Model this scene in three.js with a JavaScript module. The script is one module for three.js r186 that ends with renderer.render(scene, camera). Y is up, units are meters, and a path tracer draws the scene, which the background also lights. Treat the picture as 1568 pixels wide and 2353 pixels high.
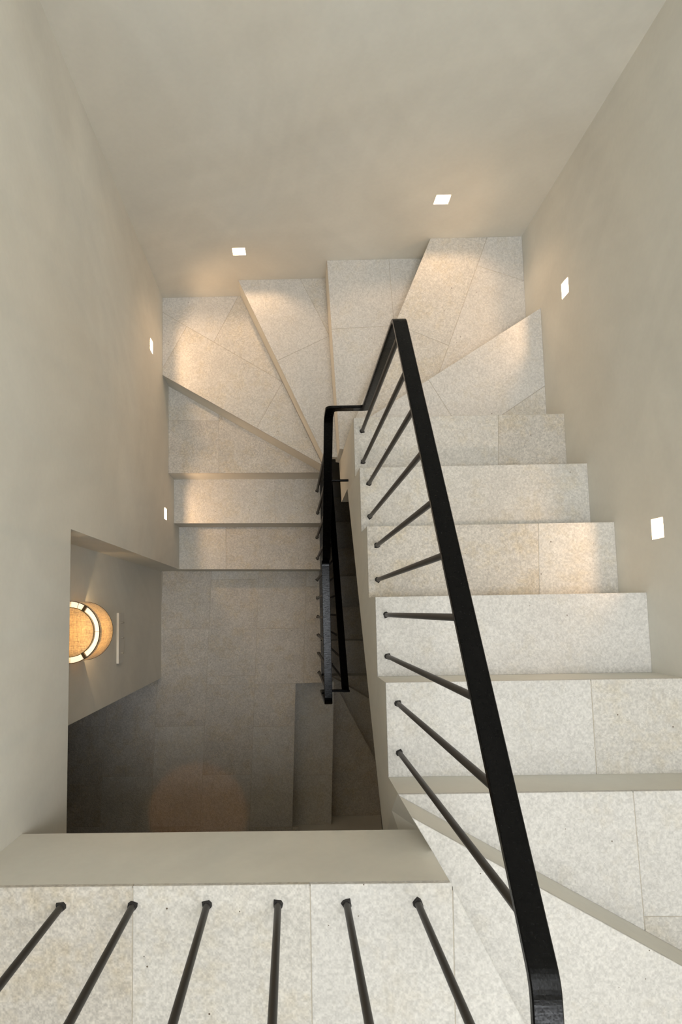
import * as THREE from 'three';
import { RectAreaLightUniformsLib } from 'three/addons/lights/RectAreaLightUniformsLib.js';
import { mergeGeometries } from 'three/addons/utils/BufferGeometryUtils.js';

// ---------------------------------------------------------------- camera, light, exposure
const scene = new THREE.Scene();
scene.background = new THREE.Color(0x0b0b0c);
const renderer = new THREE.WebGLRenderer({ antialias: true });
renderer.toneMapping = THREE.LinearToneMapping;
renderer.toneMappingExposure = 0.595;
renderer.shadowMap.enabled = true;
RectAreaLightUniformsLib.init();

const camera = new THREE.PerspectiveCamera(2 * Math.atan(1176.5 / 1400) * 180 / Math.PI, 1568 / 2353, 0.02, 60);
camera.position.set(-0.8216, 4.1721, 0.019);
camera.quaternion.setFromRotationMatrix(new THREE.Matrix4().set(
  0.9997880, 0.0173463, 0.0110935, 0,
  -0.0125756, 0.0878073, 0.9960581, 0,
  0.0163038, -0.9959864, 0.0880069, 0,
  0, 0, 0, 1));
camera.setViewOffset(1568, 2353, 130.22, -104.81, 1568, 2353);   // shifted lens

const SKY = { x0: -1.0, x1: 0.3, z0: -0.42, z1: 0.95, y: 6.4 };  // rooflight opening above the landing
const SKY_COLOR = new THREE.Color(0.965, 1.0, 1.055);
const SKY_NITS = 20.5, WIN_NITS = 17;
const WIN = { x0: -0.08, x1: 0.24, y0: 4.45, y1: 5.2 };          // window in the near wall, behind the landing
const skyLight = new THREE.RectAreaLight(SKY_COLOR, SKY_NITS, SKY.x1 - SKY.x0 - 0.06, SKY.z1 - SKY.z0 - 0.06);
skyLight.position.set((SKY.x0 + SKY.x1) / 2, SKY.y - 0.01, (SKY.z0 + SKY.z1) / 2);
skyLight.lookAt(skyLight.position.x, 0, skyLight.position.z);
skyLight.name = 'rooflight_daylight';
scene.add(skyLight);
const winLight = new THREE.RectAreaLight(SKY_COLOR, WIN_NITS, WIN.x1 - WIN.x0 - 0.06, WIN.y1 - WIN.y0 - 0.06);
winLight.position.set((WIN.x0 + WIN.x1) / 2, (WIN.y0 + WIN.y1) / 2, 1.47);
winLight.lookAt(winLight.position.x, winLight.position.y, -5);
winLight.name = 'window_daylight';
scene.add(winLight);
const WARM = new THREE.Color(1.0, 0.65, 0.38);
const STEP_CANDELA = 0.52, SCONCE_CANDELA = 0.23, HALL_CANDELA = 1.5;

// ---------------------------------------------------------------- dimensions (metres; level k = k risers)
const H = 0.175, XL = -1.5615, XR = 0.3755, ZB = -1.855, ZN = 1.485;
const XA = -0.63, XB = -0.5385, CEIL = 6.4, HALL_CEIL = 2.4765, XNICHE = -1.716, ZNICHE = 0.4546, ZJAMB = -0.269;

// ---------------------------------------------------------------- seeded noise
let seed = 1234567;
function rnd() { seed = (seed * 1664525 + 1013904223) >>> 0; return seed / 4294967296; }
function lattice(n) { const a = new Float32Array(n * n); for (let i = 0; i < a.length; i++) a[i] = rnd(); return a; }
function valueNoise(n, lat, size, sx = 1, sy = 1) {      // tileable value noise, n x m cells over the size
  const out = new Float32Array(size * size), nx = Math.round(n * sx), ny = Math.round(n * sy), L = lat.length, w = Math.round(Math.sqrt(L));
  for (let j = 0; j < size; j++) {
    const v = j / size * ny, j0 = Math.floor(v), fy = v - j0, ty = fy * fy * (3 - 2 * fy), ja = (j0 % ny) % w, jb = ((j0 + 1) % ny) % w;
    for (let i = 0; i < size; i++) {
      const u = i / size * nx, i0 = Math.floor(u), fx = u - i0, tx = fx * fx * (3 - 2 * fx), ia = (i0 % nx) % w, ib = ((i0 + 1) % nx) % w;
      const a = lat[ja * w + ia], b = lat[ja * w + ib], c = lat[jb * w + ia], d = lat[jb * w + ib];
      out[j * size + i] = a + (b - a) * tx + (c - a) * ty + (a - b - c + d) * tx * ty;
    }
  }
  return out;
}
function dataTexture(size, fn, srgb) {
  const d = new Uint8Array(size * size * 4);
  for (let i = 0; i < size * size; i++) { const c = fn(i); for (let k = 0; k < 3; k++) d[i * 4 + k] = Math.max(0, Math.min(255, c[k])); d[i * 4 + 3] = 255; }
  const t = new THREE.DataTexture(d, size, size);
  t.wrapS = t.wrapT = THREE.RepeatWrapping; t.magFilter = THREE.LinearFilter; t.minFilter = THREE.LinearMipmapLinearFilter; t.generateMipmaps = true;
  if (srgb) t.colorSpace = THREE.SRGBColorSpace;
  t.needsUpdate = true; return t;
}
// bush-hammered pale limestone: fine grain, ochre and grey blotches (1024 px = 0.8 m)
function stoneTextures(tone) {
  const S = 1024, L = lattice(256);
  const f1 = valueNoise(256, L, S), f2 = valueNoise(128, lattice(128), S), m1 = valueNoise(24, lattice(24), S), m2 = valueNoise(9, lattice(9), S), c1 = valueNoise(5, lattice(5), S), o1 = valueNoise(14, lattice(14), S), o2 = valueNoise(60, lattice(60), S);
  const spot = []; for (let i = 0; i < 14; i++) spot.push([rnd() * S, rnd() * S, 1.2 + rnd() * 1.6]);
  const color = dataTexture(S, i => {
    const g = (f1[i] - 0.5) * 0.55 + (f2[i] - 0.5) * 0.6;
    const cloud = (m1[i] - 0.5) * 0.35 + (m2[i] - 0.5) * 0.55 + (c1[i] - 0.5) * 0.5;
    const och = Math.max(0, o1[i] * 0.6 + o2[i] * 0.4 + c1[i] * 0.25 - 0.62) * 2.2 * tone.ochre;
    const v = 1 + g * tone.grain + cloud * tone.cloud;
    let c = [tone.rgb[0] * v - och * 10, tone.rgb[1] * v - och * 20, tone.rgb[2] * v - och * 40];
    const x = i % S, y = (i / S) | 0;
    for (const s of spot) { const d = Math.hypot(x - s[0], y - s[1]); if (d < s[2]) c = [96, 84, 70]; }
    return c;
  }, true);
  const bump = dataTexture(S, i => { const v = 128 + (f1[i] - 0.5) * 130 + (f2[i] - 0.5) * 120; return [v, v, v]; });
  return { color, bump };
}
// trowelled lime plaster: soft clouds and long trowel sweeps (1024 px = 2.6 m)
function plasterTextures() {
  const S = 1536, M = 8.6 / S;                         // one texture spans 8.6 m, so nothing repeats on a wall
  const lat = lattice(256), at = (i, j) => lat[(j & 255) * 256 + (i & 255)];
  const n2 = (x, y) => { const i = Math.floor(x), j = Math.floor(y), u = x - i, v = y - j, a = u * u * u * (u * (u * 6 - 15) + 10), b = v * v * v * (v * (v * 6 - 15) + 10), p = at(i, j), q = at(i + 1, j), r = at(i, j + 1), t = at(i + 1, j + 1); return p + (q - p) * a + (r - p) * b + (p - q - r + t) * a * b - 0.5; };
  const rot = (x, y, an, sx, sy) => n2((x * Math.cos(an) + y * Math.sin(an)) * sx + an * 37, (y * Math.cos(an) - x * Math.sin(an)) * sy + an * 91);
  const bumpV = new Float32Array(S * S);
  const color = dataTexture(S, i => {
    const x0 = (i % S) * M, y0 = ((i / S) | 0) * M, wx = n2(x0 * 1.3 + 5, y0 * 1.3) * 0.35, wy = n2(x0 * 1.3, y0 * 1.3 + 9) * 0.35, x = x0 + wx, y = y0 + wy;
    const cloud = rot(x, y, 0.6, 1.1, 1.1) * 0.5 + rot(x, y, 1.9, 2.6, 2.6) * 0.32 + rot(x, y, 1.1, 6, 6) * 0.18;
    const sweep = rot(x, y, 0.35, 2.2, 16) * 0.5 + rot(x, y, -0.9, 2.4, 19) * 0.5 + rot(x, y, 1.35, 3, 24) * 0.4;
    const fine = rot(x0, y0, 0.2, 90, 90);
    bumpV[i] = sweep * 0.6 + cloud * 0.5 + fine * 0.2;
    const v = 1 + cloud * 0.10 + sweep * 0.034 + fine * 0.012, w = (rot(x, y, 2.6, 1.6, 1.6) + rot(x, y, 0.1, 4, 4) * 0.5) * 6;
    return [222 * v + w * 0.6, 219 * v, 208.5 * v - w * 0.7];
  }, true);
  const bump = dataTexture(S, i => { const v = 128 + bumpV[i] * 110; return [v, v, v]; });
  return { color, bump };
}
function linenTexture() {
  const S = 512, wx = new Float32Array(S), wy = new Float32Array(S), a = valueNoise(40, lattice(40), S), sl = valueNoise(16, lattice(128), S, 1, 8), sv = valueNoise(16, lattice(128), S, 8, 1);
  for (let i = 0; i < S; i++) { wx[i] = rnd(); wy[i] = rnd(); }
  return dataTexture(S, i => {
    const x = i % S, y = (i / S) | 0;
    const v = 1 + 0.09 * Math.sin(x * Math.PI / 2) + 0.09 * Math.sin(y * Math.PI / 2) + (wx[x >> 1] - 0.5) * 0.14 + (wy[y >> 1] - 0.5) * 0.14 + (sl[i] - 0.5) * 0.2 + (sv[i] - 0.5) * 0.2 + (a[i] - 0.5) * 0.08;
    return [224 * v, 206 * v, 172 * v];
  }, true);
}
const stoneTones = [
  { rgb: [208, 205, 199], grain: 0.155, cloud: 0.035, ochre: 0.2 },
  { rgb: [204, 200, 192], grain: 0.18, cloud: 0.045, ochre: 0.3 },
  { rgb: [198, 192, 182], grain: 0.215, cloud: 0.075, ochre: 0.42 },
];
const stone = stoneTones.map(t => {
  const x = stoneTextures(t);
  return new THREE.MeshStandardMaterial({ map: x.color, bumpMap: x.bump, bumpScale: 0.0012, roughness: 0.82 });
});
const pt = plasterTextures();
const plaster = new THREE.MeshStandardMaterial({ map: pt.color, bumpMap: pt.bump, bumpScale: 0.0012, roughness: 0.62 });
const linenMap = linenTexture();
const black = (() => {
  const S = 512, a = valueNoise(128, lattice(128), S), b = valueNoise(24, lattice(64), S, 1, 5), c = valueNoise(10, lattice(10), S);
  const bump = dataTexture(S, i => { const v = 128 + (a[i] - 0.5) * 90 + (b[i] - 0.5) * 90 + (c[i] - 0.5) * 60; return [v, v, v]; });
  const rough = dataTexture(S, i => { const v = 96 + (a[i] - 0.5) * 70 + (b[i] - 0.5) * 60; return [v, v, v]; });
  return new THREE.MeshPhysicalMaterial({ color: new THREE.Color(0.001, 0.001, 0.0011), roughness: 0.55, roughnessMap: rough, bumpMap: bump, bumpScale: 0.00012, metalness: 0, specularIntensity: 0.26 });
})();
const iron = new THREE.MeshStandardMaterial({ color: new THREE.Color(0.035, 0.031, 0.027), roughness: 0.42, metalness: 0.35 });
const collarMat = new THREE.MeshStandardMaterial({ color: new THREE.Color(0.02, 0.018, 0.017), roughness: 0.8 });
const whitePlastic = new THREE.MeshStandardMaterial({ color: 0xd2cfc6, roughness: 0.45 });
const steel = new THREE.MeshStandardMaterial({ color: 0xd8d4cc, roughness: 0.25, metalness: 0.8 });

// ---------------------------------------------------------------- helpers
const used = new Map();
function numbered(n) { const c = used.get(n) || 0; used.set(n, c + 1); return c ? `${n}_${String(c).padStart(3, '0')}` : n; }
function shade(o) { o.castShadow = true; o.receiveShadow = true; return o; }
function mesh(name, geo, mat, parent) { const m = shade(new THREE.Mesh(geo, mat)); m.name = parent === scene ? numbered(name) : name; parent.add(m); return m; }
function partName(parent, name) { const n = parent.children.filter(c => c.name === name || c.name.startsWith(name + '_0')).length; return n ? `${name}_${String(n).padStart(3, '0')}` : name; }
function part(name, geo, mat, parent) { return mesh(partName(parent, name), geo, mat, parent); }
function thing(name, label, category, pos = [0, 0, 0], group) {
  const g = new THREE.Group(); g.name = numbered(name); g.position.set(...pos); g.userData = { label, category };
  if (group) g.userData.group = group;
  scene.add(g); return g;
}
function structure(name, geo, mat) { const m = mesh(name, geo, mat, scene); m.userData.kind = 'structure'; return m; }
// planar texture coordinates in metres, by the way each face points
function uvMetres(geo, size, ox = 0, oy = 0) {
  const g = geo.index ? geo.toNonIndexed() : geo;
  if (!g.attributes.normal) g.computeVertexNormals();
  const p = g.attributes.position, n = g.attributes.normal, uv = new Float32Array(p.count * 2);
  for (let i = 0; i < p.count; i++) {
    const ax = Math.abs(n.getX(i)), ay = Math.abs(n.getY(i)), az = Math.abs(n.getZ(i));
    let u, v;
    if (ay >= ax && ay >= az) { u = p.getX(i); v = p.getZ(i); } else if (ax >= az) { u = p.getZ(i); v = p.getY(i); } else { u = p.getX(i); v = p.getY(i); }
    uv[2 * i] = u / size + ox; uv[2 * i + 1] = v / size + oy;
  }
  g.setAttribute('uv', new THREE.BufferAttribute(uv, 2));
  return g;
}
function area(poly) { let a = 0; for (let i = 0; i < poly.length; i++) { const p = poly[i], q = poly[(i + 1) % poly.length]; a += p[0] * q[1] - q[0] * p[1]; } return a / 2; }
function inset(poly, d) {                              // convex polygon moved in by d
  const s = area(poly) > 0 ? 1 : -1, n = poly.length, lines = [];
  for (let i = 0; i < n; i++) {
    const p = poly[i], q = poly[(i + 1) % n], dx = q[0] - p[0], dz = q[1] - p[1], l = Math.hypot(dx, dz), nx = -dz / l * s, nz = dx / l * s;
    lines.push([nx, nz, nx * p[0] + nz * p[1] + d]);
  }
  return poly.map((_, i) => {
    const a = lines[(i + n - 1) % n], b = lines[i], det = a[0] * b[1] - a[1] * b[0];
    if (Math.abs(det) < 1e-6) return [poly[i][0] + b[0] * d, poly[i][1] + b[1] * d];
    return [(a[2] * b[1] - a[1] * b[2]) / det, (a[0] * b[2] - a[2] * b[0]) / det];
  });
}
// upright prism on a plan outline [x, z]; top may be eased by a small bevel; bottom may slope
function prism(poly, bottom, top, bevel = 0) {
  const P = area(poly) > 0 ? poly.slice().reverse() : poly, I = bevel ? inset(P, bevel) : P, n = P.length, v = [];
  const bot = typeof bottom === 'function' ? bottom : () => bottom;
  const tri = (a, b, c) => v.push(...a, ...b, ...c);
  const T = I.map(p => [p[0], top, p[1]]), M = P.map(p => [p[0], top - bevel, p[1]]), B = P.map(p => [p[0], bot(p[0], p[1]), p[1]]);
  for (let i = 1; i < n - 1; i++) { tri(T[0], T[i], T[i + 1]); tri(B[0], B[i + 1], B[i]); }
  for (let i = 0; i < n; i++) {
    const j = (i + 1) % n;
    if (bevel) { tri(M[i], M[j], T[j]); tri(M[i], T[j], T[i]); }
    tri(B[i], B[j], M[j]); tri(B[i], M[j], M[i]);
  }
  const g = new THREE.BufferGeometry();
  g.setAttribute('position', new THREE.Float32BufferAttribute(v, 3)); g.computeVertexNormals();
  return g;
}
function split(poly, x1, z1, x2, z2) {
  const s = p => (x2 - x1) * (p[1] - z1) - (z2 - z1) * (p[0] - x1), A = [], B = [];
  for (let i = 0; i < poly.length; i++) {
    const p = poly[i], q = poly[(i + 1) % poly.length], a = s(p), b = s(q);
    if (a >= 0) A.push(p); if (a <= 0) B.push(p);
    if (a * b < 0) { const t = a / (a - b), m = [p[0] + (q[0] - p[0]) * t, p[1] + (q[1] - p[1]) * t]; A.push(m); B.push(m); }
  }
  return [A, B].filter(r => r.length > 2 && Math.abs(area(r)) > 1e-4);
}
function inside(poly, x, z) {
  let s = 0;
  for (let i = 0; i < poly.length; i++) { const p = poly[i], q = poly[(i + 1) % poly.length], c = (q[0] - p[0]) * (z - p[1]) - (q[1] - p[1]) * (x - p[0]); if (s && c * s < 0) return false; if (c) s = c; }
  return true;
}
function cutUp(poly, cuts) {
  let pieces = [poly];
  for (const [x1, z1, x2, z2] of cuts) {
    const mx = (x1 + x2) / 2, mz = (z1 + z2) / 2;
    pieces = pieces.flatMap(p => inside(p, mx, mz) ? split(p, x1, z1, x2, z2) : [p]);
  }
  return pieces;
}
const SLAB = 0.013, JOINT = 0.0016;
const mortar = new THREE.MeshStandardMaterial({ color: 0xb3aa9a, roughness: 0.9 });
function layStone(parent, poly, level, cuts, tones, bed = true) {
  if (bed) part('mortar_bed', prism(inset(poly, 0.004), level - SLAB - 0.002, level - 0.0014), mortar, parent);
  cutUp(bed ? inset(poly, -JOINT / 2) : poly, cuts).forEach((piece, i) => {
    const g = uvMetres(prism(inset(piece, JOINT / 2), level - SLAB, level, 0.0012), 0.8, rnd(), rnd());
    part('stone_slab', g, stone[tones ? tones[i % tones.length] : Math.floor(rnd() * 2.4)], parent);
  });
}
function box(x0, x1, y0, y1, z0, z1) { const g = new THREE.BoxGeometry(x1 - x0, y1 - y0, z1 - z0); g.translate((x0 + x1) / 2, (y0 + y1) / 2, (z0 + z1) / 2); return g.toNonIndexed(); }
const plasterUV = (g, ox = 0.45, oy = 0.24) => uvMetres(g, 8.6, ox, oy);   // offsets keep the texture's edge off the walls

// ---------------------------------------------------------------- walls, floors, ceilings
const LX = 0.0687 / 2, LY = 0.0648 / 2;                // half size of a step light opening
const stepLights = [
  ['left', -1.433, 0.9796], ['left', -0.5695, 0.6076], ['back', -1.0656, 1.1481], ['back', -0.0977, 1.5177], ['right', -1.3452, 1.6511], ['right', -0.2312, 2.1854],
];
function panelWithHoles(outline, holes, depth) {
  const s = new THREE.Shape(outline.map(p => new THREE.Vector2(...p)));
  for (const [c, y] of holes) s.holes.push(new THREE.Path([[c - LX, y - LY], [c - LX, y + LY], [c + LX, y + LY], [c + LX, y - LY]].map(p => new THREE.Vector2(...p))));
  return new THREE.ExtrudeGeometry(s, { depth, bevelEnabled: false });
}
const holesOn = w => stepLights.filter(l => l[0] === w).map(l => [l[1], l[2]]);
{
  const T = 0.1545;
  let g = panelWithHoles([[ZB - 0.2, -2], [ZJAMB, -2], [ZJAMB, 2.147], [ZN + 1.1, 2.147], [ZN + 1.1, CEIL + 0.2], [ZB - 0.2, CEIL + 0.2]], holesOn('left'), T);
  g.applyMatrix4(new THREE.Matrix4().makeBasis(new THREE.Vector3(0, 0, 1), new THREE.Vector3(0, 1, 0), new THREE.Vector3(-1, 0, 0))); g.translate(XL, 0, 0);
  structure('wall_left', plasterUV(g, 0.36, 0.235), plaster);
  g = panelWithHoles([[ZB - 0.2, -2], [ZN + 0.2, -2], [ZN + 0.2, CEIL + 0.2], [ZB - 0.2, CEIL + 0.2]].map(p => [-p[0], p[1]]), holesOn('right').map(h => [-h[0], h[1]]), T);
  g.applyMatrix4(new THREE.Matrix4().makeBasis(new THREE.Vector3(0, 0, -1), new THREE.Vector3(0, 1, 0), new THREE.Vector3(1, 0, 0))); g.translate(XR, 0, 0);
  structure('wall_right', plasterUV(g, 0.62, 0.235), plaster);
  g = panelWithHoles([[-XR, -2], [-XL, -2], [-XL, CEIL + 0.2], [-XR, CEIL + 0.2]], holesOn('back').map(h => [-h[0], h[1]]), T);
  g.applyMatrix4(new THREE.Matrix4().makeBasis(new THREE.Vector3(-1, 0, 0), new THREE.Vector3(0, 1, 0), new THREE.Vector3(0, 0, -1))); g.translate(0, 0, ZB);
  structure('wall_back', plasterUV(g, 0.5, 0.235), plaster);
}
const ADDED_DOOR_X = -0.6;                                    // added doorway into an unseen dark corridor, cuts bounce light on the landing
structure('wall_near', plasterUV(mergeGeometries([box(ADDED_DOOR_X, XR, HALL_CEIL, WIN.y0, ZN, ZN + 0.15), box(XL, ADDED_DOOR_X, HALL_CEIL, 16 * H, ZN, ZN + 0.15), box(XL, XR, WIN.y1, CEIL + 0.2, ZN, ZN + 0.15), box(XL, WIN.x0, 4.9, WIN.y1, ZN, ZN + 0.15), box(ADDED_DOOR_X, WIN.x0, WIN.y0, 4.9, ZN, ZN + 0.15), box(WIN.x1, XR, WIN.y0, WIN.y1, ZN, ZN + 0.15), box(-0.846, XR, -2, HALL_CEIL, ZN, ZN + 0.15)]), 0.2, 0.9), plaster);
structure('wall_niche', plasterUV(box(-1.9, XNICHE, 0, HALL_CEIL, ZJAMB - 0.2, ZNICHE), 0.6, 0.1), plaster);
const bounceBrown = new THREE.MeshStandardMaterial({ color: new THREE.Color(0.13, 0.075, 0.042), roughness: 0.6 });  // dark brown finish added on unseen walls to dim and warm the bounce light
structure('wall_hall_far', plasterUV(box(-3.35, -1.9, 0, HALL_CEIL, ZNICHE - 0.15, ZNICHE), 0.3, 0.1), bounceBrown);
structure('wall_hall_left', plasterUV(box(-3.5, -3.35, -0.3, HALL_CEIL, ZNICHE - 0.15, 2.75), 0.8, 0.5), bounceBrown);
structure('wall_hall_near', plasterUV(box(-3.35, -0.846, -0.3, HALL_CEIL, 2.6, 2.75), 0.7, 0.2), bounceBrown);
structure('wall_hall_right', plasterUV(box(-0.846, -0.7, -0.3, HALL_CEIL, ZN + 0.15, 2.75), 0.5, 0.2), bounceBrown);
structure('ceiling_hall', plasterUV(mergeGeometries([box(-3.5, XL - 0.1545, HALL_CEIL, HALL_CEIL + 0.15, ZJAMB - 0.2, 2.75), box(XL - 0.1545, XR, HALL_CEIL, HALL_CEIL + 0.15, ZN + 0.15, 2.75)]), 0.1, 0.6), plaster);
structure('ceiling', plasterUV(mergeGeometries([
  box(XL, SKY.x0, CEIL, CEIL + 0.2, ZB, ZN), box(SKY.x1, XR, CEIL, CEIL + 0.2, ZB, ZN),
  box(SKY.x0, SKY.x1, CEIL, CEIL + 0.2, ZB, SKY.z0), box(SKY.x0, SKY.x1, CEIL, CEIL + 0.2, SKY.z1, ZN)]), 0.2, 0.2), plaster);
structure('window_1', box(SKY.x0, SKY.x1, CEIL + 0.05, CEIL + 0.07, SKY.z0, SKY.z1),
  new THREE.MeshStandardMaterial({ color: 0xffffff, roughness: 0.5, emissive: SKY_COLOR, emissiveIntensity: 4 }));
structure('window_2', box(WIN.x0, WIN.x1, WIN.y0, WIN.y1, ZN + 0.03, ZN + 0.05),
  new THREE.MeshStandardMaterial({ color: 0xffffff, roughness: 0.5, emissive: SKY_COLOR, emissiveIntensity: 4 }));
structure('wall_added_corridor', mergeGeometries([box(XL - 0.15, XL, 2.8, 4.9, ZN + 0.15, 3.2), box(ADDED_DOOR_X, ADDED_DOOR_X + 0.15, 2.8, 4.9, ZN + 0.15, 3.2), box(XL - 0.15, ADDED_DOOR_X + 0.15, 2.8, 4.9, 3.2, 3.35)]), bounceBrown);  // corridor added out of view as a dark space that soaks up bounce
structure('ceiling_added_corridor', box(XL - 0.15, ADDED_DOOR_X + 0.15, 4.9, 5.0, ZN + 0.15, 3.35), plaster);
structure('floor_added_corridor', box(XL - 0.15, ADDED_DOOR_X + 0.15, 2.7, 2.795, ZN, 3.35), bounceBrown);
structure('floor_basement', plasterUV(box(XL, XR, -2.05, -1.95, ZB, ZN), 0.1, 0.1), plaster);

// upper landing
const C16 = [-0.49, 0.607], EDGE = [-0.0456, ZN];
{
  const poly = [[XL, 0.606], C16, EDGE, [XL, ZN]];
  const body = structure('floor_landing', plasterUV(prism(poly, HALL_CEIL, 16 * H - SLAB), 0.35, 0.1), plaster);
  layStone(body, poly, 16 * H, [[-1.177, 0.6, -1.177, 1.48], [-0.793, 0.6, -0.797, 1.48], [-0.486, 0.6, -0.503, 1.48]], [2, 1, 0, 0]);  // slab tones darken to the left: light falloff put into the stone colour
}
// lower hall floor: running-bond slabs in rows 0.33 m wide, turned a little
{
  const edge1 = -0.805, body = structure('floor', plasterUV(mergeGeometries([
    prism([[XNICHE - 0.03, ZJAMB], [XA, -0.253], [XA, 0.505], [XNICHE - 0.03, 0.505]], -0.3, -SLAB),
    prism([[-3.35, 0.44], [XNICHE - 0.03, 0.44], [XNICHE - 0.03, 2.6], [-3.35, 2.6]], -0.3, -SLAB),
    prism([[XNICHE - 0.03, 0.505], [edge1, 0.505], [-0.846, ZN], [-0.846, 2.6], [XNICHE - 0.03, 2.6]], -0.3, -SLAB)]), 0.2, 0.3), plaster);
  part('mortar_bed', mergeGeometries([prism([[XNICHE - 0.02, ZJAMB + 0.004], [XA - 0.004, -0.249], [XA - 0.004, 0.501], [XNICHE - 0.02, 0.501]], -SLAB - 0.002, -0.0014), prism([[-3.34, 0.5], [edge1 - 0.004, 0.5], [-0.85, ZN], [-0.85, 2.59], [-3.34, 2.59]], -SLAB - 0.002, -0.0014)]), mortar, body);
  const lines = [-3.4, -3.07, -2.74, -2.413, -2.080, -1.743, -1.409, -1.082, -0.755, -0.4], phase = [0.45, 0.12, 0.45, 0.772, 0.45, 0.125, 0.4475, 0.1345, 0.504];
  const tone = [1, 2, 2, 1, 2, 1];  // leans to darker, warmer tones: the hall's warm shade put into the stone
  let q = 0;
  for (let c = 0; c < 9; c++) for (let r = -2; r < 5; r++) {
    const z0 = phase[c] + r * 0.6525, z1 = z0 + 0.6525, x = (i, z) => lines[i] - 0.05 * (z - 0.5);
    let polys = [[[x(c, z0), z0], [x(c + 1, z0), z0], [x(c + 1, z1), z1], [x(c, z1), z1]]];
    const keep = (x1, z1_, x2, z2_, px, pz) => { polys = polys.flatMap(p => split(p, x1, z1_, x2, z2_)).filter(p => { const m = p.reduce((a, b) => [a[0] + b[0] / p.length, a[1] + b[1] / p.length], [0, 0]); const s = (X, Z) => (x2 - x1) * (Z - z1_) - (z2_ - z1_) * (X - x1); return s(...m) * s(px, pz) > 0; }); };
    keep(-4, -0.269 + 0.0172 * (-4 - XL), 4, -0.269 + 0.0172 * (4 - XL), -1, 1);        // foot of the first riser
    keep(-4, 2.6, 4, 2.6, -1, 1); keep(-3.35, 0, -3.35, 1, -1, 1);
    if (c < 5) keep(-4, 0.44, 4, 0.44, -1, 1); 
    if (c === 8) { keep(XA, 0, XA, 1, -1, 0); keep(-4, 0.505, 4, 0.505, -1, 0); }
    if (c === 7 || c === 6) {                                                            // round the stair opening
      polys = polys.flatMap(p => split(p, -4, 0.505, 4, 0.505).flatMap(h => {
        const mz = h.reduce((a, b) => a + b[1], 0) / h.length;
        return mz < 0.505 ? [h] : split(h, edge1, 0.505, -0.846, ZN).filter(k => k.reduce((a, b) => a + b[0], 0) / k.length < -0.83 || k.every(b => b[0] < -0.79));
      }));
    }
    for (const p of polys) { if (Math.abs(area(p)) > 0.002) layStone(body, p, 0, [], [tone[(c * 5 + r * 3 + 12 + q) % 6]], false); }
    q++;
  }
}

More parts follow.
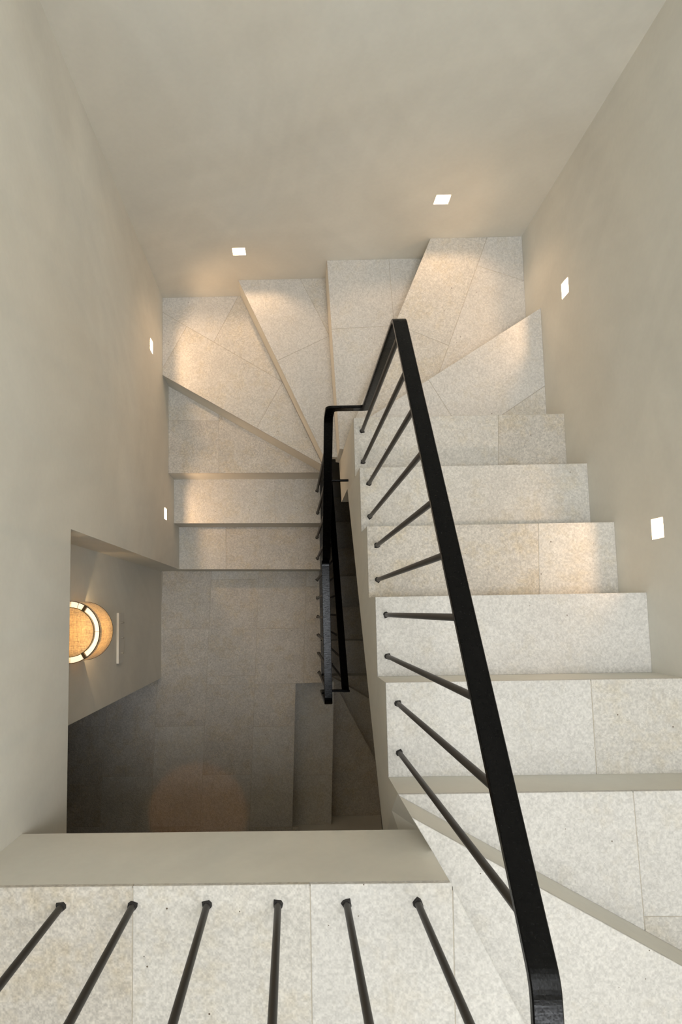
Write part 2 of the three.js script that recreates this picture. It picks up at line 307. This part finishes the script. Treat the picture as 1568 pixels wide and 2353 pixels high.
// ---------------------------------------------------------------- upper staircase: sixteen risers
const soffit = (x, z) => z > -0.576 ? 1.213 + 0.69 * (z + 0.576) : 0.85 + 0.36 * (z + 0.576);
const stair = thing('winder_staircase', 'pale limestone staircase with plaster risers turning past the black railing up to the landing', 'staircase', [0, 0, 0]);
function step(parent, k, polys, bottom, outline, cuts, tones) {
  const g = plasterUV(mergeGeometries(polys.map(p => prism(p, bottom, k * H - SLAB))), 0.3 + rnd() * 0.3, 0.3 + rnd() * 0.3);
  const s = part('step', g, plaster, parent);
  layStone(s, outline, k * H, cuts, tones);
  return s;
}
{
  const L = [[XL, -0.269, -0.253], [XL, -0.549, -0.533], [XL, -0.832, -0.8185]];
  const strip = (a, b) => [[XL, a[1]], [XA, a[2]], [XA, b[2]], [XL, b[1]]];
  const P1 = strip(L[0], L[1]), P2 = strip(L[1], L[2]);
  const P3 = [[XL, -0.832], [XA, -0.8185], [XA, -0.8225], [XL, -1.38]];
  const W1 = [[XL, -1.38], [XL, ZB], [-1.0945, ZB], [XA, -0.8225]];
  const W2 = [[-1.0945, ZB], [-0.601, ZB], [-0.558, -0.8225], [XA, -0.8225]];
  const W3 = [[-0.601, ZB], [-0.0856, ZB], [XB, -0.8185], [-0.558, -0.8225]];
  const W4 = [[-0.0856, ZB], [XR, ZB], [XR, -1.386], [XB, -0.8185]];
  const W5 = [[XR, -1.386], [XR, -0.8175], [XB, -0.8175]];
  step(stair, 1, [P1], -0.25, P1, [[-1.25, -0.544, -1.252, -0.267]], [1, 2]);
  step(stair, 2, [P2], -0.2, P2, [[-0.916, -0.819, -0.919, -0.536]], [1, 1]);
  step(stair, 3, [P3], 0, P3, [[-1.251, -1.153, -1.253, -0.83], [-1.562, -1.165, -1.251, -1.153]], [2, 1, 2]);
  step(stair, 4, [W1], 0.2, W1, [[-1.561, -1.764, -0.856, -1.325], [-1.114, -1.845, -1.251, -1.588], [-1.418, -1.673, -1.542, -1.456], [-0.856, -1.32, -1.005, -1.059]], [0, 1, 1, 0, 1]);
  {                                                    // this tread overhangs the well by a thin lip
    const s = part('step', plasterUV(mergeGeometries([prism(W2, 5 * H - 0.045, 5 * H - SLAB), prism([[-1.0945, ZB], [-0.601, ZB], [-0.573, -0.96], [-0.634, -0.835]], 0.4, 5 * H - 0.045)]), 0.3, 0.4), plaster, stair);
    layStone(s, W2, 5 * H, [[-0.741, -1.851, -0.584, -1.515], [-0.589, -1.514, -0.87, -1.383]], [0, 0, 1]);
  }
  step(stair, 6, [W3], soffit, W3, [[-0.269, -1.849, -0.256, -1.537], [-0.572, -1.472, -0.295, -1.482]], [0, 0, 0]);
  step(stair, 7, [W4], soffit, W4, [[0.197, -1.843, -0.073, -1.143], [0.149, -1.703, 0.376, -1.619], [-0.218, -1.38, -0.022, -1.292]], [1, 1, 0, 0]);
  step(stair, 8, [W5], soffit, W5, [[-0.162, -1.044, -0.067, -0.878], [0.375, -1.008, 0.175, -0.877]], [0, 0, 1]);
  const Z = [-0.8175, -0.5545, -0.2905, -0.0247, 0.2415, 0.5235];
  const flat = (a, b) => [[XB, a], [XR, a], [XR, b], [XB, b]];
  const cuts = [[[0.091, -0.822, 0.081, -0.602]], [], [[0.096, -0.29, 0.086, -0.034]], [], [[0.087, 0.243, 0.088, 0.518]]];
  const tn = [[1, 2], [1], [2, 1], [0], [0, 1]];
  for (let i = 0; i < 5; i++) {
    const polys = i ? [flat(Z[i], Z[i + 1])] : [flat(Z[0], -0.576), flat(-0.5759, Z[1])];
    step(stair, 9 + i, polys, soffit, flat(Z[i], Z[i + 1]), cuts[i], tn[i]);
  }
  const R6 = [[XB, 0.5235], [XR, 0.5225], [XR, 1.0345], [-0.5365, 0.5275]];
  const R7 = [[-0.5365, 0.5275], [XR, 1.0345], [XR, ZN], EDGE, C16];
  const s6 = step(stair, 14, [R6], soffit, R6, [[0.1, 0.521, 0.115, 1.2], [0.054, 0.849, 0.376, 0.851]], [0, 1, 0]);
  step(stair, 15, [R7], 2.3, R7, [], [0]);
  {                                                    // underside of the kite steps: the stringer face turns smoothly into the landing corner
    const zs = [0.5236, 0.607, 0.78], L = zs.map(z => [XB, soffit(0, z), z]), I = zs.map(z => [-0.485, soffit(0, z), z]);
    const M = [[XB, 2.437, 0.5236], [XB, 2.32, 0.607], [XB, 2.12, 0.78]], U1 = [C16[0], 2.4765, 0.607], U2 = [C16[0], 2.4765, 0.78], v = [];
    for (const t of [[L[0], L[1], M[1]], [L[0], M[1], M[0]], [L[1], L[2], M[2]], [L[1], M[2], M[1]], [M[0], M[1], U1], [M[1], M[2], U2], [M[1], U2, U1], [L[0], I[1], L[1]], [L[0], I[0], I[1]], [L[1], I[2], L[2]], [L[1], I[1], I[2]]]) for (const p of t) v.push(...p);
    const g = new THREE.BufferGeometry(); g.setAttribute('position', new THREE.Float32BufferAttribute(v, 3)); g.computeVertexNormals();
    part('sloped_soffit', plasterUV(mergeGeometries([g, prism([[-0.485, 0.57], [XR, 0.53], [XR, 1.3], [-0.485, 1.3]], soffit, 2.29)]), 0.2, 0.2), plaster, s6);
  }
}
// lower staircase going down below the upper flight
{
  const low = thing('lower_staircase', 'dark lower flight of limestone steps descending from the hall floor into the well', 'staircase', [0, 0, 0]);
  const D1 = [[-0.805, 0.505], [-0.535, 0.515], [-0.576, ZN], [-0.846, ZN]];
  const D2 = [[-0.535, 0.515], [-0.0405, ZN], [-0.576, ZN]];
  const D3 = [[-0.535, 0.515], [XR, 1.0585], [XR, ZN], [-0.0405, ZN]];
  const D4 = [[XB, 0.531], [XR, 0.531], [XR, 1.0585], [-0.535, 0.531]];
  step(low, -1, [D1], -0.55, D1, [[-0.761, 1.153, -0.562, 1.155]], [1, 1]);
  step(low, -2, [D2], -0.75, D2, [[-0.26, 1.16, -0.2, 1.12]], [2]);
  step(low, -3, [D3], -0.9, D3, [], [1]);
  step(low, -4, [[D4[0], D4[1], D4[2]]], -1.1, [D4[0], D4[1], D4[2]], [], [2]);
  const z = [0.531, 0.266, -0.009, -0.283, -0.549, -0.82, -1.09];
  for (let i = 0; i < 6; i++) { const p = [[XB - 0.09, z[i + 1]], [XR, z[i + 1]], [XR, z[i]], [XB - 0.09, z[i]]]; step(low, -5 - i, [p], (-7 - i) * H < -1.9 ? -1.95 : (-7 - i) * H, p, [], [1 + i % 2]); }
}
structure('wall_stair_lower', plasterUV(box(XA - 0.15, XA, -1.95, -0.3, ZB, 0.5), 0.1, 0.4), plaster);

// ---------------------------------------------------------------- railing
const railing = thing('stair_railing', 'continuous black metal railing with flat handrail and thin round balusters around the stair well', 'railing', [0, 0, 0]);
// flat bar swept along a path in the plane x = const (points [z, y]); width lies along x
function flatBar(pts, x, w = 0.04, t = 0.012, r = 0.03) {
  const path = [];
  for (let i = 0; i < pts.length; i++) {
    const p = pts[i];
    if (i === 0 || i === pts.length - 1) { path.push(p); continue; }
    const a = pts[i - 1], b = pts[i + 1], ua = [a[0] - p[0], a[1] - p[1]], ub = [b[0] - p[0], b[1] - p[1]], la = Math.hypot(...ua), lb = Math.hypot(...ub), d = Math.min(r, la * 0.45, lb * 0.45);
    for (let s = 0; s <= 8; s++) {
      const q = s / 8, A = [p[0] + ua[0] / la * d, p[1] + ua[1] / la * d], B = [p[0] + ub[0] / lb * d, p[1] + ub[1] / lb * d];
      path.push([(1 - q) ** 2 * A[0] + 2 * q * (1 - q) * p[0] + q * q * B[0], (1 - q) ** 2 * A[1] + 2 * q * (1 - q) * p[1] + q * q * B[1]]);
    }
  }
  const c = 0.0018, sec = [[-w / 2 + c, t / 2], [w / 2 - c, t / 2], [w / 2, t / 2 - c], [w / 2, -t / 2 + c], [w / 2 - c, -t / 2], [-w / 2 + c, -t / 2], [-w / 2, -t / 2 + c], [-w / 2, t / 2 - c]];
  const rings = path.map((p, i) => {
    const a = path[Math.max(0, i - 1)], b = path[Math.min(path.length - 1, i + 1)], dz = b[0] - a[0], dy = b[1] - a[1], l = Math.hypot(dz, dy), nz = -dy / l, ny = dz / l;
    return sec.map(([sx, sn]) => [x + sx, p[1] + ny * sn, p[0] + nz * sn]);
  });
  const v = [], tri = (a, b, c2) => v.push(...a, ...b, ...c2);
  for (let i = 0; i < rings.length - 1; i++) for (let k = 0; k < 8; k++) { const k2 = (k + 1) % 8, A = rings[i][k], B = rings[i][k2], C = rings[i + 1][k2], D = rings[i + 1][k]; tri(A, B, C); tri(A, C, D); }
  for (let k = 1; k < 7; k++) { tri(rings[0][0], rings[0][k + 1], rings[0][k]); const e = rings[rings.length - 1]; tri(e[0], e[k], e[k + 1]); }
  const g = new THREE.BufferGeometry(); g.setAttribute('position', new THREE.Float32BufferAttribute(v, 3)); g.computeVertexNormals();
  return uvMetres(g, 0.25);
}
// flat plate cut in the x-y plane, rounded corners, thickness along z
function plate(outline, z, t = 0.012) {
  const s = new THREE.Shape();
  const n = outline.length;
  for (let i = 0; i < n; i++) {
    const [x, y, r = 0.004] = outline[i], a = outline[(i + n - 1) % n], b = outline[(i + 1) % n];
    const la = Math.hypot(a[0] - x, a[1] - y), lb = Math.hypot(b[0] - x, b[1] - y), A = [x + (a[0] - x) / la * r, y + (a[1] - y) / la * r], B = [x + (b[0] - x) / lb * r, y + (b[1] - y) / lb * r];
    if (i === 0) s.moveTo(...A); else s.lineTo(...A);
    s.quadraticCurveTo(x, y, B[0], B[1]);
  }
  s.closePath();
  const g = new THREE.ExtrudeGeometry(s, { depth: t - 0.003, bevelEnabled: true, bevelSize: 0.0015, bevelOffset: -0.0015, bevelThickness: 0.0015, bevelSegments: 1, curveSegments: 8 });
  g.translate(0, 0, z - t / 2 + 0.0015);
  return uvMetres(g, 0.25);
}
const railR = z => 2.494 + 0.638 * (z + 0.80);         // middle height of the bar over the right flight
const railL = z => 1.245 + 0.67 * (-0.28 - z);         // over the left flight
const railD = z => 0.594 + 0.667 * (z - 0.47);         // over the lower flight
const YF = 1.124;                                       // level bar beside the hall floor
part('handrail', flatBar([[-0.812, 2.3], [-0.812, railR(-0.812)], [0.508, railR(0.508)], [0.66, railR(0.508) + 0.003], [0.66, 3.9]], -0.50, 0.04, 0.012, 0.022), black, railing);
part('handrail', flatBar([[-0.812, 1.66], [-0.812, railL(-0.812)], [-0.235, railL(-0.235)], [-0.235, YF], [0.475, YF], [0.475, 0.75]], -0.65, 0.039), black, railing);
part('handrail', flatBar([[0.475, 0.66], [0.475, railD(0.475)], [-1.0, railD(-1.0)]], -0.522, 0.042), black, railing);
part('handrail_turn', plate([[-0.67, 1.62], [-0.63, 1.62], [-0.63, 1.698, 0.012], [-0.48, 1.698, 0.03], [-0.48, 2.3], [-0.52, 2.3], [-0.52, 1.738, 0.012], [-0.67, 1.738, 0.03]], -0.812), black, railing);
part('handrail_turn', plate([[-0.67, 0.8], [-0.67, 0.61, 0.03], [-0.501, 0.61, 0.004], [-0.501, 0.65, 0.004], [-0.63, 0.65, 0.012], [-0.63, 0.8]], 0.475), black, railing);
{ const g = flatBar([[XL, 3.9], [-0.48, 3.9]], 0); g.rotateY(-Math.PI / 2); g.scale(-1, 1, 1); g.rotateX(0); g.translate(0, 0, 0.655);
  const b = new THREE.BoxGeometry(-0.48 - XL, 0.012, 0.04); b.translate((XL - 0.48) / 2, 3.9, 0.655); part('handrail', uvMetres(b.toNonIndexed(), 0.25), black, railing); }
const collarGeo = (() => { const g = new THREE.CylinderGeometry(0.0098, 0.0112, 0.007, 9); const p = g.attributes.position; for (let i = 0; i < p.count; i++) { const a = Math.atan2(p.getZ(i), p.getX(i)), k = 1 + 0.14 * Math.sin(a * 3 + 1) + 0.1 * Math.sin(a * 5); p.setX(i, p.getX(i) * k); p.setZ(i, p.getZ(i) * k); } g.computeVertexNormals(); g.translate(0, 0.0035, 0); return g; })();
const rodGeo = new THREE.CylinderGeometry(0.0076, 0.0076, 1, 20); rodGeo.translate(0, 0.5, 0);
function baluster(x, z, y0, y1) {
  const b = part('baluster', rodGeo, iron, railing); b.position.set(x, y0 - 0.004, z); b.scale.set(1, y1 - y0 + 0.004, 1);
  const c = mesh('base_collar', collarGeo, collarMat, b); c.scale.set(1, 1 / (y1 - y0 + 0.004), 1); c.position.y = 0.004 / (y1 - y0 + 0.004); c.rotation.y = rnd() * 6;
}
[-1.332, -1.177, -1.016, -0.863, -0.715, -0.5625].forEach(x => baluster(x, 0.647, 16 * H, 3.896));
[-0.758, -0.621, -0.489, -0.354, -0.219, -0.092, 0.036, 0.175, 0.305, 0.452].forEach((z, i) => baluster(-0.503, z, (9 + (i >> 1)) * H, railR(z) - 0.004));
[[-0.741, 2], [-0.599, 2], [-0.464, 1], [-0.326, 1]].forEach(([z, k]) => baluster(-0.649, z, k * H, railL(z) - 0.004));
[-0.194, -0.069, 0.058, 0.183, 0.305, 0.433].forEach(z => baluster(-0.646, z, 0, YF - 0.004));
[[0.44, -4], [0.317, -5], [0.186, -6], [0.05, -6], [-0.085, -7], [-0.22, -7], [-0.35, -8], [-0.48, -8]].forEach(([z, k]) => baluster(-0.515, z, k * H + (k === -4 ? 0 : 0), railD(z) - 0.004));
{
  const g = new THREE.CylinderGeometry(0.006, 0.006, 0.1, 14); g.rotateZ(Math.PI / 2); g.translate(XB - 0.048, 1.271, -0.606);
  part('wall_bracket', g, black, railing);
}

// ---------------------------------------------------------------- recessed step lights
const glow = new THREE.MeshStandardMaterial({ color: 0xfff3e0, roughness: 0.6, emissive: new THREE.Color(1, 0.9, 0.74), emissiveIntensity: 2.6 });
const housingMat = new THREE.MeshStandardMaterial({ color: 0xf0ece4, roughness: 0.6 });
const lightLabels = [
  'small square recessed wall light glowing above the corner winder tread on the left wall',
  'small square recessed wall light glowing low on the left wall just above the niche',
  'small square recessed wall light glowing on the back wall, the left one of two there',
  'small square recessed wall light glowing on the back wall, the right one of two there',
  'small square recessed wall light on the right wall near the back corner',
  'small square recessed wall light on the right wall beside the straight flight'];
const DIM = [1.25, 1.15, 1.15, 1.0, 0.9, 0.75];
stepLights.forEach(([w, c, y], i) => {
  const pos = w === 'left' ? [XL, y, c] : w === 'right' ? [XR, y, c] : [c, y, ZB];
  const t = thing('step_light', lightLabels[i], 'wall light', pos, 'recessed step lights');
  t.rotation.y = w === 'left' ? Math.PI / 2 : w === 'right' ? -Math.PI / 2 : 0;      // local +z looks out of the wall
  const d = 0.03, e = 0.0012, X = LX - 0.0002, Y = LY - 0.0002;
  part('housing', mergeGeometries([box(-X, -X + e, -Y, Y, -d, -0.001), box(X - e, X, -Y, Y, -d, -0.001), box(-X, X, -Y, -Y + e, -d, -0.001), box(-X, X, Y - e, Y, -d, -0.001), box(-X, X, -Y, Y, -d - 0.002, -d)]), housingMat, t);
  part('diffuser', box(-X + e, X - e, -Y + e, Y - e, -d, -d + 0.004), glow, t);
  const s = new THREE.SpotLight(WARM, STEP_CANDELA * DIM[i], 4, 1.4, 0.4, 2);
  s.position.set(0, LY - 0.016, -0.018); s.target.position.set(0, -0.17, 0.22); s.castShadow = true; s.shadow.radius = 0.35; s.shadow.camera.near = 0.005; s.name = 'step_light_lamp';
  t.add(s); t.add(s.target); s.target.name = 'step_light_aim';
});

// ---------------------------------------------------------------- half-drum linen wall lamp in the niche
{
  const t = thing('wall_lamp', 'glowing half-round linen wall lamp on the niche wall at the left', 'wall lamp', [XNICHE, 1.55, 0.088]);
  const R = 0.124, r = 0.099, h = 0.18;
  const linen = new THREE.MeshPhysicalMaterial({ map: linenMap, roughness: 0.95, transmission: 0.45, thickness: 0, side: THREE.DoubleSide });
  const arc = (rad, y0, y1, th) => {                   // half ring wall, opening towards the wall
    const s = new THREE.Shape(); s.absarc(0, 0, rad, -Math.PI / 2, Math.PI / 2, false); s.absarc(0, 0, rad - th, Math.PI / 2, -Math.PI / 2, true); s.closePath();
    const g = new THREE.ExtrudeGeometry(s, { depth: y1 - y0, bevelEnabled: false, curveSegments: 40 }); g.rotateX(-Math.PI / 2); g.translate(0, y0, 0); return g;
  };
  const half = (rad, y0, th) => { const s = new THREE.Shape(); s.absarc(0, 0, rad, -Math.PI / 2, Math.PI / 2, false); s.closePath(); const g = new THREE.ExtrudeGeometry(s, { depth: th, bevelEnabled: false, curveSegments: 40 }); g.rotateX(-Math.PI / 2); g.translate(0, y0, 0); return g; };
  part('lamp_shade', uvMetres(arc(R, 0, h, 0.0012), 0.16), linen, t);
  part('top_diffuser', uvMetres(half(r, h - 0.006, 0.0012), 0.16), linen, t);
  const wire = new THREE.MeshStandardMaterial({ color: 0x6a5638, roughness: 0.4, metalness: 0.6 });
  part('shade_rim', arc(R + 0.0012, h - 0.001, h + 0.0015, 0.0028), wire, t);
  part('shade_rim', arc(R + 0.0012, -0.001, 0.0015, 0.0028), wire, t);
  part('diffuser_rim', arc(r + 0.001, h - 0.0068, h - 0.0035, 0.0024), wire, t);
  const opal = new THREE.MeshStandardMaterial({ color: 0xfff6e6, roughness: 0.7, emissive: new THREE.Color(1, 0.88, 0.66), emissiveIntensity: 1.1 });
  part('opal_ring', arc(R - 0.0014, h - 0.028, h - 0.022, R - r - 0.002), opal, t);
  const plateGeo = a => { const g = box(r - 0.001, R - 0.001, h - 0.02, h - 0.007, -0.006, 0.006); g.rotateY(-a); return g; };
  for (const a of [-1.02, 1.02]) part('bracket', plateGeo(a), wire, t);
  for (const a of [-1.27, 0]) { const g = box(r, R - 0.001, h - 0.008, h - 0.0065, -0.0007, 0.0007); g.rotateY(-a); part('spoke', g, wire, t); }
  part('back_plate', box(0, 0.004, 0.03, 0.15, -0.05, 0.05), housingMat, t);
  const l = new THREE.PointLight(new THREE.Color(1, 0.7, 0.38), SCONCE_CANDELA, 6, 2); l.position.set(0.05, 0.09, 0); l.castShadow = true; l.shadow.radius = 0.6; l.name = 'wall_lamp_bulb_light'; t.add(l);
  const bulb = part('bulb', new THREE.SphereGeometry(0.014, 16, 10).translate(0.05, 0.09, 0), new THREE.MeshStandardMaterial({ color: 0xfff0d8, emissive: new THREE.Color(1, 0.75, 0.45), emissiveIntensity: 3 }), t);
}
// light switch
{
  const t = thing('light_switch', 'long slim white switch plate with three small toggles on the niche wall', 'light switch', [XNICHE, 1.015, 0.141]);
  part('plate', box(0, 0.011, -0.046, 0.046, -0.128, 0.128), whitePlastic, t);
  for (const z of [-0.078, 0, 0.077]) { const g = new THREE.CylinderGeometry(0.003, 0.0045, 0.016, 12); g.rotateZ(-Math.PI / 2 + 0.3); g.translate(0.018, 0.005, z); part('toggle', g, steel, t); }
}
// recessed ceiling spot of the hall, under the landing
{
  const t = thing('ceiling_spot', 'warm recessed ceiling spot of the lower hall under the landing', 'spotlight', [-1.47, HALL_CEIL, 1.15]);
  const ring = new THREE.LatheGeometry([[0.03, 0], [0.045, 0], [0.045, -0.004], [0.03, -0.004], [0.03, 0]].map(p => new THREE.Vector2(...p)), 24);
  part('ring', ring, housingMat, t);
  const c = new THREE.CircleGeometry(0.029, 20); c.rotateX(Math.PI / 2); c.translate(0, -0.001, 0); part('lens', c, glow, t);
  const s = new THREE.SpotLight(new THREE.Color(1, 0.42, 0.13), HALL_CANDELA, 8, 0.14, 0.12, 2); s.position.set(0, -0.012, 0); s.target.position.set(0.0, -HALL_CEIL, 0.195); s.castShadow = true; s.shadow.radius = 0.5; s.name = 'ceiling_spot_lamp'; t.add(s); t.add(s.target); s.target.name = 'ceiling_spot_aim';
}
scene.add(camera);
renderer.render(scene, camera);
